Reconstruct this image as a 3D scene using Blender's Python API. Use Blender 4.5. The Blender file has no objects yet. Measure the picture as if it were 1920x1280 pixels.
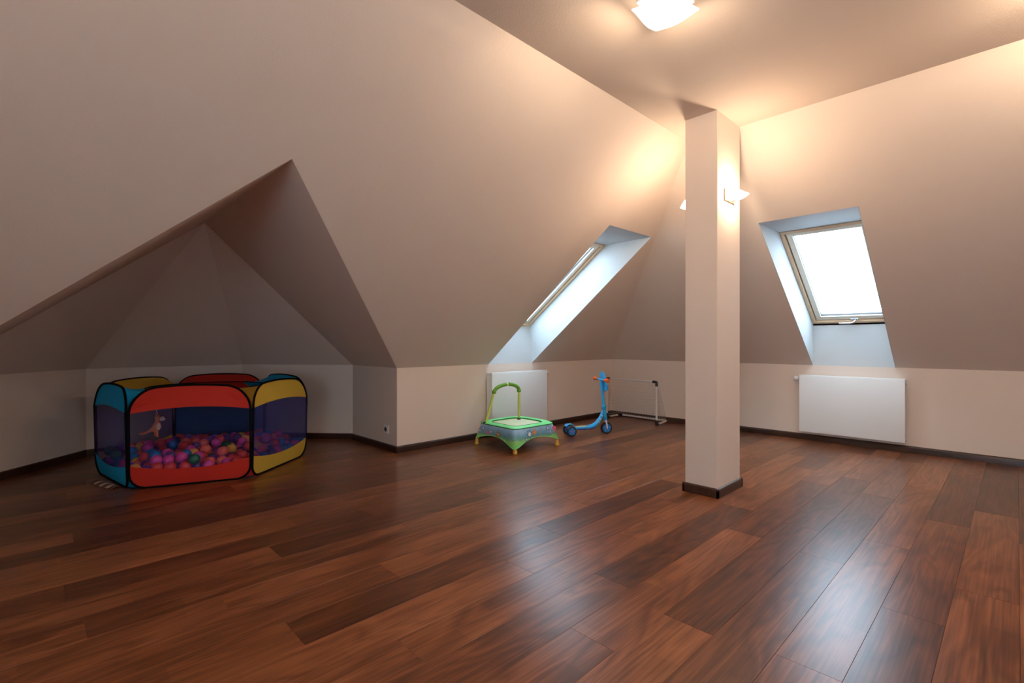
import bpy, bmesh, math, random
import numpy as np
from mathutils import Vector, Matrix

random.seed(7)
scene = bpy.context.scene
col = scene.collection
PI = math.pi

# ------------------------------------------------------------------ camera
YAW = math.radians(46.01)
FPX = 914.0
cam_d = bpy.data.cameras.new('camera'); cam = bpy.data.objects.new('camera', cam_d); col.objects.link(cam)
cam_d.sensor_width = 36.0; cam_d.lens = 36.0 * FPX / 1920.0
cam_d.shift_y = 1.25 / 1920.0
cam_d.clip_start = 0.02; cam_d.clip_end = 200
cam.location = (0, 0, 1.05)
cam.rotation_euler = (PI / 2, 0, YAW - PI / 2)
scene.camera = cam

# ------------------------------------------------------------------ world: even overcast sky
world = bpy.data.worlds.new('overcast_sky'); scene.world = world; world.use_nodes = True
bg = world.node_tree.nodes['Background']
bg.inputs[0].default_value = (0.61, 0.81, 1.0, 1); bg.inputs[1].default_value = 8.2

# lamp strengths (the lamps themselves are built further down)
LAMP_COL = (1.0, 0.80, 0.57)
SCONCE_W = 14.0
CEIL_W = 25.0
SHADE_E = 13.0

vs = scene.view_settings
vs.view_transform = 'Standard'; vs.look = 'None'; vs.exposure = 0.60; vs.gamma = 1.0
vs.use_curve_mapping = False

# ------------------------------------------------------------------ materials
def new_mat(name):
    m = bpy.data.materials.new(name); m.use_nodes = True
    nt = m.node_tree; b = nt.nodes['Principled BSDF']
    return m, nt, b
def N(nt, kind, **kw):
    n = nt.nodes.new(kind)
    for a, v in kw.items():
        if a in n.inputs.keys() and not hasattr(n, a): n.inputs[a].default_value = v
        else: setattr(n, a, v)
    return n
def simple(name, colr, rough=0.5, metal=0.0, spec=0.5, noise=0.06, scale=30.0, bump=0.0, bscale=200.0, sss=0.0):
    m, nt, b = new_mat(name)
    b.inputs['Roughness'].default_value = rough; b.inputs['Metallic'].default_value = metal
    b.inputs['Specular IOR Level'].default_value = spec
    tc = N(nt, 'ShaderNodeTexCoord')
    nz = N(nt, 'ShaderNodeTexNoise'); nz.inputs['Scale'].default_value = scale; nz.inputs['Detail'].default_value = 3
    nt.links.new(tc.outputs['Object'], nz.inputs['Vector'])
    mp = N(nt, 'ShaderNodeMapRange'); mp.inputs[3].default_value = 1 - noise; mp.inputs[4].default_value = 1 + noise
    nt.links.new(nz.outputs[0], mp.inputs[0])
    mx = N(nt, 'ShaderNodeVectorMath', operation='SCALE'); mx.inputs[0].default_value = colr
    nt.links.new(mp.outputs[0], mx.inputs['Scale']); nt.links.new(mx.outputs[0], b.inputs['Base Color'])
    if bump > 0:
        n2 = N(nt, 'ShaderNodeTexNoise'); n2.inputs['Scale'].default_value = bscale; n2.inputs['Detail'].default_value = 2
        nt.links.new(tc.outputs['Object'], n2.inputs['Vector'])
        bp = N(nt, 'ShaderNodeBump'); bp.inputs['Strength'].default_value = bump; bp.inputs['Distance'].default_value = 0.002
        nt.links.new(n2.outputs[0], bp.inputs['Height']); nt.links.new(bp.outputs[0], b.inputs['Normal'])
    return m
def cloth(name, colr, trans=0.35, alpha=1.0, rough=0.7):
    m, nt, b = new_mat(name)
    out = nt.nodes['Material Output']
    tc = N(nt, 'ShaderNodeTexCoord')
    wv = N(nt, 'ShaderNodeTexNoise'); wv.inputs['Scale'].default_value = 9; wv.inputs['Detail'].default_value = 4
    nt.links.new(tc.outputs['Object'], wv.inputs['Vector'])
    bp = N(nt, 'ShaderNodeBump'); bp.inputs['Strength'].default_value = 0.35; bp.inputs['Distance'].default_value = 0.02
    nt.links.new(wv.outputs[0], bp.inputs['Height'])
    b.inputs['Base Color'].default_value = (*colr, 1); b.inputs['Roughness'].default_value = rough
    b.inputs['Specular IOR Level'].default_value = 0.25
    nt.links.new(bp.outputs[0], b.inputs['Normal'])
    tl = N(nt, 'ShaderNodeBsdfTranslucent'); tl.inputs[0].default_value = (*colr, 1)
    mx = N(nt, 'ShaderNodeMixShader'); mx.inputs[0].default_value = trans
    nt.links.new(b.outputs[0], mx.inputs[1]); nt.links.new(tl.outputs[0], mx.inputs[2])
    last = mx
    if alpha < 1:
        tr = N(nt, 'ShaderNodeBsdfTransparent'); m2 = N(nt, 'ShaderNodeMixShader'); m2.inputs[0].default_value = alpha
        nt.links.new(tr.outputs[0], m2.inputs[1]); nt.links.new(mx.outputs[0], m2.inputs[2]); last = m2
    nt.links.new(last.outputs[0], out.inputs[0])
    return m

M = {}
M['paint'] = simple('wall_paint', (0.74, 0.60, 0.51), 0.75, spec=0.2, noise=0.015, scale=6, bump=0.35, bscale=160)
M['lining'] = simple('skylit_lining_tint', (0.55, 0.56, 0.565), 0.65, spec=0.25, noise=0.01, scale=6, bump=0.1, bscale=160)  # wall paint shifted to cool grey: bluish sky light put into the colour
M['white'] = simple('white_enamel', (0.80, 0.79, 0.78), 0.32, noise=0.01, scale=4)
M['white_plastic'] = simple('white_plastic', (0.74, 0.72, 0.69), 0.4, noise=0.02)
M['pine'] = simple('pine_wood', (0.72, 0.52, 0.34), 0.4, noise=0.10, scale=14)
M['sash'] = simple('sash_lacquer', (0.78, 0.74, 0.64), 0.4, noise=0.05, scale=14)
M['chrome'] = simple('brushed_chrome', (0.72, 0.72, 0.74), 0.22, metal=1.0, noise=0.03)
M['steel'] = simple('dull_steel', (0.45, 0.40, 0.34), 0.35, metal=1.0, noise=0.05)
M['black'] = simple('black_plastic', (0.012, 0.010, 0.012), 0.45, noise=0.1)
M['black_trim'] = simple('black_webbing', (0.003, 0.003, 0.004), 0.9, spec=0.1, noise=0.1)
M['rubber'] = simple('black_rubber', (0.012, 0.012, 0.016), 0.55, noise=0.1)
M['gasket'] = simple('dark_gasket', (0.05, 0.045, 0.045), 0.6, noise=0.05)
M['subfloor'] = simple('dark_subfloor', (0.02, 0.012, 0.008), 0.8)

def wood_nodes(nt, b, tc_out, dark, mid, light, strips=True):
    oi = N(nt, 'ShaderNodeObjectInfo')
    off = N(nt, 'ShaderNodeVectorMath', operation='SCALE'); off.inputs[0].default_value = (37.0, 61.0, 13.0)
    nt.links.new(oi.outputs['Random'], off.inputs['Scale'])
    add = N(nt, 'ShaderNodeVectorMath', operation='ADD')
    nt.links.new(tc_out, add.inputs[0]); nt.links.new(off.outputs[0], add.inputs[1])
    # fibre grain: long along x
    mp = N(nt, 'ShaderNodeMapping'); mp.inputs['Scale'].default_value = (2.2, 110.0, 1.0)
    nt.links.new(add.outputs[0], mp.inputs[0])
    g = N(nt, 'ShaderNodeTexNoise'); g.inputs['Scale'].default_value = 1.0; g.inputs['Detail'].default_value = 3; g.inputs['Distortion'].default_value = 0.4
    nt.links.new(mp.outputs[0], g.inputs[0])
    # flowing cathedral figure
    mp2 = N(nt, 'ShaderNodeMapping'); mp2.inputs['Scale'].default_value = (1.1, 6.5, 1.0)
    nt.links.new(add.outputs[0], mp2.inputs[0])
    f = N(nt, 'ShaderNodeTexNoise'); f.inputs['Scale'].default_value = 1.0; f.inputs['Detail'].default_value = 2; f.inputs['Distortion'].default_value = 0.5
    nt.links.new(mp2.outputs[0], f.inputs[0])
    mul = N(nt, 'ShaderNodeMath', operation='MULTIPLY'); mul.inputs[1].default_value = 15.0
    nt.links.new(f.outputs[0], mul.inputs[0])
    fr = N(nt, 'ShaderNodeMath', operation='PINGPONG'); fr.inputs[1].default_value = 1.0
    nt.links.new(mul.outputs[0], fr.inputs[0])
    # broad tone
    mp3 = N(nt, 'ShaderNodeMapping'); mp3.inputs['Scale'].default_value = (1.6, 9.0, 1.0)
    nt.links.new(add.outputs[0], mp3.inputs[0])
    t = N(nt, 'ShaderNodeTexNoise'); t.inputs['Scale'].default_value = 1.0; t.inputs['Detail'].default_value = 3
    nt.links.new(mp3.outputs[0], t.inputs[0])
    def madd(a, k, c=None, cv=0.0):
        n = N(nt, 'ShaderNodeMath', operation='MULTIPLY_ADD'); n.inputs[1].default_value = k
        nt.links.new(a, n.inputs[0])
        if c is not None: nt.links.new(c, n.inputs[2])
        else: n.inputs[2].default_value = cv
        return n.outputs[0]
    v = madd(g.outputs[0], 0.80, None, -0.42)
    v = madd(fr.outputs[0], 0.22, v)
    v = madd(t.outputs[0], 0.40, v)
    if strips:
        bk = N(nt, 'ShaderNodeTexBrick'); bk.offset = 0.37; bk.squash = 1.0
        bk.inputs['Scale'].default_value = 1.0; bk.inputs['Mortar Size'].default_value = 0.0
        bk.inputs['Color1'].default_value = (0, 0, 0, 1); bk.inputs['Color2'].default_value = (1, 1, 1, 1)
        bk.inputs['Brick Width'].default_value = 0.46; bk.inputs['Row Height'].default_value = 0.0958; bk.inputs['Bias'].default_value = 0
        ob = N(nt, 'ShaderNodeVectorMath', operation='MULTIPLY'); ob.inputs[1].default_value = (1, 0.0958 * 2 , 0)
        fl = N(nt, 'ShaderNodeVectorMath', operation='SCALE'); fl.inputs[0].default_value = (7.3, 0, 0)
        nt.links.new(oi.outputs['Random'], fl.inputs['Scale'])
        a2 = N(nt, 'ShaderNodeVectorMath', operation='ADD'); nt.links.new(tc_out, a2.inputs[0]); nt.links.new(fl.outputs[0], a2.inputs[1])
        nt.links.new(a2.outputs[0], bk.inputs['Vector'])
        v = madd(bk.outputs['Color'], 0.14, v)
    v = madd(oi.outputs['Random'], 0.36, v, )
    cr = N(nt, 'ShaderNodeValToRGB'); cr.color_ramp.interpolation = 'LINEAR'
    e = cr.color_ramp.elements; e[0].position = 0.10; e[0].color = (*dark, 1); e[1].position = 0.95; e[1].color = (*light, 1)
    k = e.new(0.48); k.color = (*mid, 1)
    nt.links.new(v, cr.inputs[0]); nt.links.new(cr.outputs[0], b.inputs['Base Color'])
    return g
m, nt, b = new_mat('walnut_laminate'); M['plank'] = m
tc = N(nt, 'ShaderNodeTexCoord')
g = wood_nodes(nt, b, tc.outputs['Object'], (0.040, 0.012, 0.006), (0.140, 0.043, 0.017), (0.34, 0.118, 0.046))
b.inputs['Roughness'].default_value = 0.28; b.inputs['Specular IOR Level'].default_value = 0.46
m, nt, b = new_mat('walnut_baseboard'); M['base'] = m
tc = N(nt, 'ShaderNodeTexCoord')
wood_nodes(nt, b, tc.outputs['Object'], (0.018, 0.007, 0.005), (0.040, 0.017, 0.011), (0.075, 0.033, 0.020), strips=False)
b.inputs['Roughness'].default_value = 0.30

# clear pane: lets the sky straight through, with a fresnel sheen
m, nt, b = new_mat('window_glass'); M['glass'] = m
out = nt.nodes['Material Output']; nt.nodes.remove(b)
tr = N(nt, 'ShaderNodeBsdfTransparent'); tr.inputs[0].default_value = (0.96, 0.98, 0.98, 1)
gl = N(nt, 'ShaderNodeBsdfGlossy'); gl.inputs['Roughness'].default_value = 0.02
fz = N(nt, 'ShaderNodeLayerWeight'); fz.inputs[0].default_value = 0.5
pw = N(nt, 'ShaderNodeMath', operation='POWER'); pw.inputs[1].default_value = 4.0
sc_ = N(nt, 'ShaderNodeMath', operation='MULTIPLY_ADD'); sc_.inputs[1].default_value = 0.5; sc_.inputs[2].default_value = 0.03
nt.links.new(fz.outputs['Facing'], pw.inputs[0]); nt.links.new(pw.outputs[0], sc_.inputs[0])
mx = N(nt, 'ShaderNodeMixShader')
nt.links.new(sc_.outputs[0], mx.inputs[0]); nt.links.new(tr.outputs[0], mx.inputs[1]); nt.links.new(gl.outputs[0], mx.inputs[2])
nt.links.new(mx.outputs[0], out.inputs[0])

# glowing satin glass of the lamp shades
m, nt, b = new_mat('lit_satin_glass'); M['lit_glass'] = m
out = nt.nodes['Material Output']; nt.nodes.remove(b)
tr = N(nt, 'ShaderNodeBsdfTransparent')
em = N(nt, 'ShaderNodeEmission'); em.inputs[0].default_value = (1.0, 0.82, 0.58, 1); em.inputs[1].default_value = SHADE_E
mx = N(nt, 'ShaderNodeMixShader'); mx.inputs[0].default_value = 0.25
nt.links.new(tr.outputs[0], mx.inputs[1]); nt.links.new(em.outputs[0], mx.inputs[2]); nt.links.new(mx.outputs[0], out.inputs[0])

# ------------------------------------------------------------------ mesh helpers
class MB:
    def __init__(s): s.v = []; s.f = []
    def add(s, vs_, fs_):
        o = len(s.v); s.v += [tuple(p) for p in vs_]; s.f += [tuple(i + o for i in f) for f in fs_]; return s
    def box(s, x0, x1, y0, y1, z0, z1):
        return s.add([(x0,y0,z0),(x1,y0,z0),(x1,y1,z0),(x0,y1,z0),(x0,y0,z1),(x1,y0,z1),(x1,y1,z1),(x0,y1,z1)],
                     [(0,3,2,1),(4,5,6,7),(0,1,5,4),(1,2,6,5),(2,3,7,6),(3,0,4,7)])
    def obox(s, c, ax, ay, az, hx, hy, hz):
        c, ax, ay, az = map(Vector, (c, ax, ay, az)); ps = []
        for k in (-1, 1):
            for i, j in ((-1,-1),(1,-1),(1,1),(-1,1)): ps.append(c + ax*hx*i + ay*hy*j + az*hz*k)
        return s.add(ps, [(0,3,2,1),(4,5,6,7),(0,1,5,4),(1,2,6,5),(2,3,7,6),(3,0,4,7)])
    def prism(s, poly, off):
        n = len(poly); off = Vector(off)
        ps = [Vector(p) for p in poly]; qs = [p + off for p in ps]
        return s.add(ps + qs, [tuple(range(n)), tuple(range(2*n-1, n-1, -1))] + [((i+1) % n, i, i+n, (i+1) % n + n) for i in range(n)])
    def tube(s, path, r, n=10, closed=False, cap=True):
        P = [Vector(p) for p in path]; m_ = len(P)
        rr = r if isinstance(r, (list, tuple)) else [r]*m_
        T = []
        for i in range(m_):
            a = P[(i-1) % m_] if (closed or i > 0) else P[i]; c = P[(i+1) % m_] if (closed or i < m_-1) else P[i]
            d = c - a; T.append(d.normalized() if d.length > 1e-9 else Vector((0,0,1)))
        up = Vector((0,0,1)) if abs(T[0].z) < 0.9 else Vector((1,0,0))
        u = T[0].cross(up).normalized(); vs_ = []
        for i in range(m_):
            u = (u - T[i]*u.dot(T[i])); u = u.normalized() if u.length > 1e-6 else T[i].orthogonal().normalized()
            w = T[i].cross(u)
            for j in range(n):
                a = 2*PI*j/n; vs_.append(P[i] + (u*math.cos(a) + w*math.sin(a))*rr[i])
        fs = []
        for i in range(m_ if closed else m_-1):
            for j in range(n):
                a = i*n + j; b_ = i*n + (j+1) % n; c = ((i+1) % m_)*n + (j+1) % n; d = ((i+1) % m_)*n + j
                fs.append((a, b_, c, d))
        if cap and not closed: fs += [tuple(range(n-1, -1, -1)), tuple((m_-1)*n + j for j in range(n))]
        return s.add(vs_, fs)
    def lathe(s, c, axis, prof, n=20):
        c, ax = Vector(c), Vector(axis).normalized(); u = ax.orthogonal().normalized(); w = ax.cross(u); vs_ = []; fs = []
        for (r, h) in prof:
            for j in range(n):
                a = 2*PI*j/n; vs_.append(c + ax*h + (u*math.cos(a) + w*math.sin(a))*r)
        for i in range(len(prof)-1):
            for j in range(n): fs.append((i*n+j, i*n+(j+1) % n, (i+1)*n+(j+1) % n, (i+1)*n+j))
        fs += [tuple(range(n-1, -1, -1)), tuple((len(prof)-1)*n + j for j in range(n))]
        return s.add(vs_, fs)
    def ball(s, c, r, nu=14, nv=9, sc=(1,1,1)):
        c = Vector(c); vs_ = [c + Vector((0,0,r*sc[2]))]
        for i in range(1, nv):
            t = PI*i/nv
            for j in range(nu):
                a = 2*PI*j/nu; vs_.append(c + Vector((r*math.sin(t)*math.cos(a)*sc[0], r*math.sin(t)*math.sin(a)*sc[1], r*math.cos(t)*sc[2])))
        vs_.append(c - Vector((0,0,r*sc[2]))); fs = []
        for j in range(nu): fs.append((0, 1+j, 1+(j+1) % nu))
        for i in range(nv-2):
            for j in range(nu): fs.append((1+i*nu+j, 1+(i+1)*nu+j, 1+(i+1)*nu+(j+1) % nu, 1+i*nu+(j+1) % nu))
        L = len(vs_)-1
        for j in range(nu): fs.append((L, 1+(nv-2)*nu+(j+1) % nu, 1+(nv-2)*nu+j))
        return s.add(vs_, fs)
    def grid(s, rows):
        n = len(rows[0]); fs = []
        for i in range(len(rows)-1):
            for j in range(n-1): fs.append((i*n+j, i*n+j+1, (i+1)*n+j+1, (i+1)*n+j))
        return s.add([p for r in rows for p in r], fs)
    def build(s, name, mat, parent=None, smooth=False, bevel=0.0, loc=None, fix=True, solid=0.0, seg=2):
        me = bpy.data.meshes.new(name); me.from_pydata(s.v, [], s.f); me.update()
        if fix or bevel > 0:
            bm = bmesh.new(); bm.from_mesh(me)
            if bevel > 0:
                bmesh.ops.bevel(bm, geom=[e for e in bm.edges if len(e.link_faces) == 2 and e.calc_face_angle(0) > 0.6], offset=bevel, segments=seg, profile=0.6, affect='EDGES', clamp_overlap=True)
            bmesh.ops.recalc_face_normals(bm, faces=bm.faces); bm.to_mesh(me); bm.free()
        if smooth:
            for p in me.polygons: p.use_smooth = True
            try: me.set_sharp_from_angle(angle=math.radians(40))
            except Exception: pass
        me.materials.append(mat if not isinstance(mat, str) else M[mat])
        o = bpy.data.objects.new(name, me); col.objects.link(o)
        if parent: o.parent = parent
        if loc is not None: o.location = loc
        if solid > 0:
            md = o.modifiers.new('thickness', 'SOLIDIFY'); md.thickness = solid; md.offset = 0
        return o

def tag(o, label, cat, group=None, kind=None):
    o['label'] = label; o['category'] = cat
    if group: o['group'] = group
    if kind: o['kind'] = kind
    return o
def empty(name, loc, rz=0.0):
    o = bpy.data.objects.new(name, None); col.objects.link(o); o.location = loc; o.rotation_euler = (0, 0, rz)
    o.empty_display_size = 0.1
    return o
def struct(o, label, cat): return tag(o, label, cat, kind='structure')

# ------------------------------------------------------------------ room shell (metres, fitted to the photograph)
xB, yA, K, T, H = 5.944, 4.081, 0.804, 0.790, 2.615
x0, xs = 0.924, 2.424
Lx = 2*x0 - xs; yp = yA - (xs - x0); zr = K + (xs - x0)*T
y1, yo, vy, vx, wx = 4.993, 4.44, 5.94, 1.595, 0.294
xc = xB - (H - K)/T; yc = yA - (H - K)/T
XL, YR = -2.3, -2.7
bw0, bw1, bxt, bxi = 0.819, 1.517, 4.359, 4.874
aw0, aw1, ayt, ayi = 3.576, 4.276, 2.474, 3.016
TH = 0.03; LT = 0.006
sA = lambda y: K + (yA - y)*T
sB = lambda x: K + (xB - x)*T
zBt, zAt = sB(bxt), sA(ayt)
zBb, zAb = 1.248, 1.243
leanB, leanA = 0.0, 0.05

def slab(name, poly, outward, label, cat):
    o = MB().prism(poly, Vector(outward).normalized()*TH).build(name, 'paint')
    return struct(o, label, cat)

nA = (0, T, 1); nB = (T, 0, 1)
slab('ceiling_slope_left', [(XL,yA,K),(XL,yc,H),(xc,yc,H),(xB,yA,K),(aw1+LT,yA,K),(aw1+LT,ayt,zAt),(aw0-LT,ayt,zAt),(aw0-LT,yA,K),(xs,yA,K),(x0,yp,zr),(Lx,yA,K)], nA,
     'large sloping beige ceiling cut by the dark triangular alcove on the left', 'sloped ceiling')
slab('ceiling_slope_right', [(xB,yA,K),(xc,yc,H),(xc,YR,H),(xB,YR,K),(xB,bw0-LT,K),(bxt,bw0-LT,zBt),(bxt,bw1+LT,zBt),(xB,bw1+LT,K)], nB,
     'sloping beige ceiling on the right around the square bright roof window', 'sloped ceiling')
slab('ceiling', [(XL,YR,H),(XL,yc,H),(xc,yc,H),(xc,YR,H)], (0,0,1), 'flat beige ceiling carrying the glass lamp above the pillar', 'ceiling')
# alcove roof facets
slab('ceiling_alcove_right', [(x0,yp,zr),(x0,yo,zr),(xs,y1,K),(xs,yA,K)], (T,0,1), 'right roof slope of the dark alcove beside the socket wall', 'sloped ceiling')
slab('ceiling_alcove_left', [(x0,yp,zr),(x0,yo,zr),(Lx,y1,K),(Lx,yA,K)], (-T,0,1), 'thin strip of left roof slope under the long alcove edge', 'sloped ceiling')
def facet(name, a, b_, label):
    A, B, C = Vector((x0,yo,zr)), Vector((*a,K)), Vector((*b_,K))
    n = (B-A).cross(C-A); n = n if n.z > 0 else -n
    slab(name, [A,B,C], n, label, 'sloped ceiling')
facet('ceiling_alcove_back_right', (xs,y1), (vx,vy), 'triangular alcove roof facet above the right end of the ball tent')
facet('ceiling_alcove_back', (vx,vy), (wx,vy), 'middle triangular alcove roof facet straight above the ball tent')
facet('ceiling_alcove_back_left', (wx,vy), (Lx,y1), 'triangular alcove roof facet at the far left behind the tent')

def wall(name, a, b_, z1_, label, ea=0.0, eb=0.0):
    a, b_ = Vector((*a,0)), Vector((*b_,0)); d = (b_-a).normalized(); n = Vector((d.y,-d.x,0))*0.06   # room on the left of a->b
    lo, hi = Vector((0,0,-0.05)), Vector((0,0,z1_)); a2, b2 = a + n - d*ea, b_ + n + d*eb
    mb = MB().add([a+lo, b_+lo, b_+hi, a+hi, a2+lo, b2+lo, b2+hi, a2+hi], [(0,1,2,3),(7,6,5,4),(0,4,5,1),(1,5,6,2),(2,6,7,3),(3,7,4,0)])
    return struct(mb.build(name, 'paint'), label, 'wall')
wall('wall_left', (xB,yA), (xs,yA), K, 'low beige wall behind the trampoline and the scooter', 0.06, -0.06)
wall('wall_right', (xB,YR), (xB,yA), K, 'low beige wall under the right slope with the wide white radiator', 0.06, 0.06)
wall('wall_alcove_right', (xs,yA), (xs,y1), K, 'short shaded alcove wall with the white power socket', -0.06, 0.02)
wall('wall_alcove_back_right', (xs,y1), (vx,vy), K, 'low alcove wall just right of the ball tent', 0.02, 0.02)
wall('wall_alcove_back', (vx,vy), (wx,vy), K, 'low dark alcove wall behind the middle of the ball tent', 0.02, 0.02)
wall('wall_alcove_back_left', (wx,vy), (Lx,y1), K, 'low shaded alcove wall at the left edge of the picture', 0.02, 0.02)
wall('wall_alcove_left', (Lx,y1), (Lx,yA), K, 'short alcove wall left of the picture edge', 0.02, -0.06)
wall('wall_left_front', (Lx,yA), (XL,yA), K, 'low beige wall left of the alcove', -0.06, 0.06)
GY0, GY1, GZ0, GZ1 = -1.80, -0.30, 0.45, 2.15
gw = MB(); off = (-0.06,0,0)
gw.prism([(XL,yA,-0.05),(XL,yA,K),(XL,yc,H),(XL,GY1,H),(XL,GY1,-0.05)], off).prism([(XL,GY0,H),(XL,YR,H),(XL,YR,-0.05),(XL,GY0,-0.05)], off)
gw.prism([(XL,GY1,H),(XL,GY0,H),(XL,GY0,GZ1),(XL,GY1,GZ1)], off).prism([(XL,GY1,GZ0),(XL,GY0,GZ0),(XL,GY0,-0.05),(XL,GY1,-0.05)], off)
struct(gw.build('wall_rear_left', 'paint'), 'plain beige gable wall behind the camera on the left', 'wall')
fill_win = empty('fill_window_left', (XL-0.03, (GY0+GY1)/2, GZ0)); struct(fill_win, 'added unseen gable window behind the camera on the left for fill daylight', 'window')  # added window out of view, brings daylight to the socket wall and pillar
hy, hz = (GY1-GY0)/2, GZ1-GZ0
for q in ((-hy,hy,0,0.06),(-hy,hy,hz-0.06,hz),(-hy,-hy+0.06,0.06,hz-0.06),(hy-0.06,hy,0.06,hz-0.06),(-0.04,0.04,0.06,hz-0.06)):
    MB().box(-0.03,0.025,q[0],q[1],q[2],q[3]).build('frame', 'white', fill_win, bevel=0.003)
for q in ((-hy+0.06,-0.04),(0.04,hy-0.06)): MB().box(-0.006,0,q[0],q[1],0.06,hz-0.06).build('pane', 'glass', fill_win)
GX0, GX1 = 0.55, 1.15
gw = MB(); off = (0,-0.06,0)
gw.prism([(xB,YR,-0.05),(xB,YR,K),(xc,YR,H),(GX1,YR,H),(GX1,YR,-0.05)], off).prism([(GX0,YR,H),(XL,YR,H),(XL,YR,-0.05),(GX0,YR,-0.05)], off)
gw.prism([(GX1,YR,H),(GX0,YR,H),(GX0,YR,GZ1),(GX1,YR,GZ1)], off).prism([(GX1,YR,GZ0),(GX0,YR,GZ0),(GX0,YR,-0.05),(GX1,YR,-0.05)], off)
struct(gw.build('wall_rear_right', 'paint'), 'plain beige gable wall behind the camera on the right', 'wall')
fill_win = empty('fill_window_right', ((GX0+GX1)/2, YR-0.03, GZ0), PI/2); struct(fill_win, 'added unseen gable window behind the camera on the right for fill daylight', 'window')  # second added window, unseen, lets in fill daylight from the rear right
hy, hz = (GX1-GX0)/2, GZ1-GZ0
for q in ((-hy,hy,0,0.06),(-hy,hy,hz-0.06,hz),(-hy,-hy+0.06,0.06,hz-0.06),(hy-0.06,hy,0.06,hz-0.06),(-0.04,0.04,0.06,hz-0.06)):
    MB().box(-0.03,0.025,q[0],q[1],q[2],q[3]).build('frame', 'white', fill_win, bevel=0.003)
for q in ((-hy+0.06,-0.04),(0.04,hy-0.06)): MB().box(-0.006,0,q[0],q[1],0.06,hz-0.06).build('pane', 'glass', fill_win)

# pillar
cx0, cx1, cy0, cy1 = 3.275, 3.660, 1.402, 1.629
pil = empty('pillar', (cx0, cy0, 0)); struct(pil, 'square beige pillar standing free in the room carrying two lit wall lamps', 'pillar')
MB().box(0, cx1-cx0, 0, cy1-cy0, 0, H+0.01).build('shaft', 'paint', pil, bevel=0.003)
def rail(mb, a, b_, inward, h=0.063, t=0.015):
    a, b_, n = Vector((*a,0)), Vector((*b_,0)), Vector((*inward,0)).normalized()
    prof = [(0,0),(t,0),(t,h-0.016)] + [(t-0.013*(1-math.cos(q)), h-0.016+0.016*math.sin(q)) for q in (0.5,1.0,PI/2)] + [(0,h)]
    mb.prism([a + n*x + Vector((0,0,z)) for x, z in prof], b_-a); return mb
mb = MB(); w_, d_ = cx1-cx0, cy1-cy0; e = 0.015
rail(mb, (-e,0), (w_+e,0), (0,-1)); rail(mb, (-e,d_), (w_+e,d_), (0,1)); rail(mb, (0,-e), (0,d_+e), (-1,0)); rail(mb, (w_,-e), (w_,d_+e), (1,0))
mb.build('plinth', 'base', pil, smooth=True)

# skirting boards
def baseboard(name, a, b_, label, ea=0.0, eb=0.0):
    A, B = Vector(a), Vector(b_); d = (B-A).normalized(); n = Vector((-d.y, d.x)); L = (B-A).length
    mb = MB(); rail(mb, (-ea,0), (L+eb,0), (0,1))
    o = mb.build(name, 'base', smooth=True); o.location = (A.x, A.y, 0); o.rotation_euler = (0,0,math.atan2(d.y,d.x))
    return struct(o, label, 'baseboard')
baseboard('baseboard_left', (xB,yA), (xs,yA), 'dark walnut baseboard behind the trampoline and the scooter', 0, 0.015)
baseboard('baseboard_right', (xB,YR), (xB,yA), 'dark walnut baseboard below the wide radiator on the right')
baseboard('baseboard_alcove_right', (xs,yA), (xs,y1), 'short dark baseboard under the power socket', 0.015, 0)
baseboard('baseboard_alcove_back_right', (xs,y1), (vx,vy), 'dark baseboard just right of the ball tent')
baseboard('baseboard_alcove_back', (vx,vy), (wx,vy), 'dark baseboard hidden behind the ball tent')
baseboard('baseboard_alcove_back_left', (wx,vy), (Lx,y1), 'dark baseboard running to the left picture edge')
baseboard('baseboard_alcove_left', (Lx,y1), (Lx,yA), 'short dark baseboard left of the picture edge')
baseboard('baseboard_left_front', (Lx,yA), (XL,yA), 'dark baseboard left of the alcove')

# ------------------------------------------------------------------ floor of separate laminate planks
floor = MB().box(XL, xB, YR, yA, -0.05, -0.012).prism([(Lx,yA,-0.05),(xs,yA,-0.05),(xs,y1,-0.05),(vx,vy,-0.05),(wx,vy,-0.05),(Lx,y1,-0.05)], (0,0,0.038)).build('floor', 'subfloor')
struct(floor, 'glossy dark walnut laminate floor of long planks', 'floor')
PW, PL, GAP, CH = 0.1915, 1.38, 0.0003, 0.0006
main = [(XL,YR),(xB,YR),(xB,yA),(XL,yA)]
alc = [(Lx,yA-0.3),(xs,yA-0.3),(xs,y1),(vx,vy),(wx,vy),(Lx,y1)]
def clip(poly, region):
    out_ = poly
    for i in range(len(region)):
        a, b_ = region[i], region[(i+1) % len(region)]; src = out_; out_ = []
        ins = lambda p: (b_[0]-a[0])*(p[1]-a[1]) - (b_[1]-a[1])*(p[0]-a[0]) >= -1e-9
        for j in range(len(src)):
            p, q = src[j], src[(j+1) % len(src)]
            if ins(p): out_.append(p)
            if ins(p) != ins(q):
                dx, dy = q[0]-p[0], q[1]-p[1]; den = (b_[0]-a[0])*dy - (b_[1]-a[1])*dx
                if abs(den) > 1e-12:
                    t_ = -((b_[0]-a[0])*(p[1]-a[1]) - (b_[1]-a[1])*(p[0]-a[0]))/den
                    out_.append((p[0]+dx*t_, p[1]+dy*t_))
        if not out_: return []
    return out_
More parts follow.
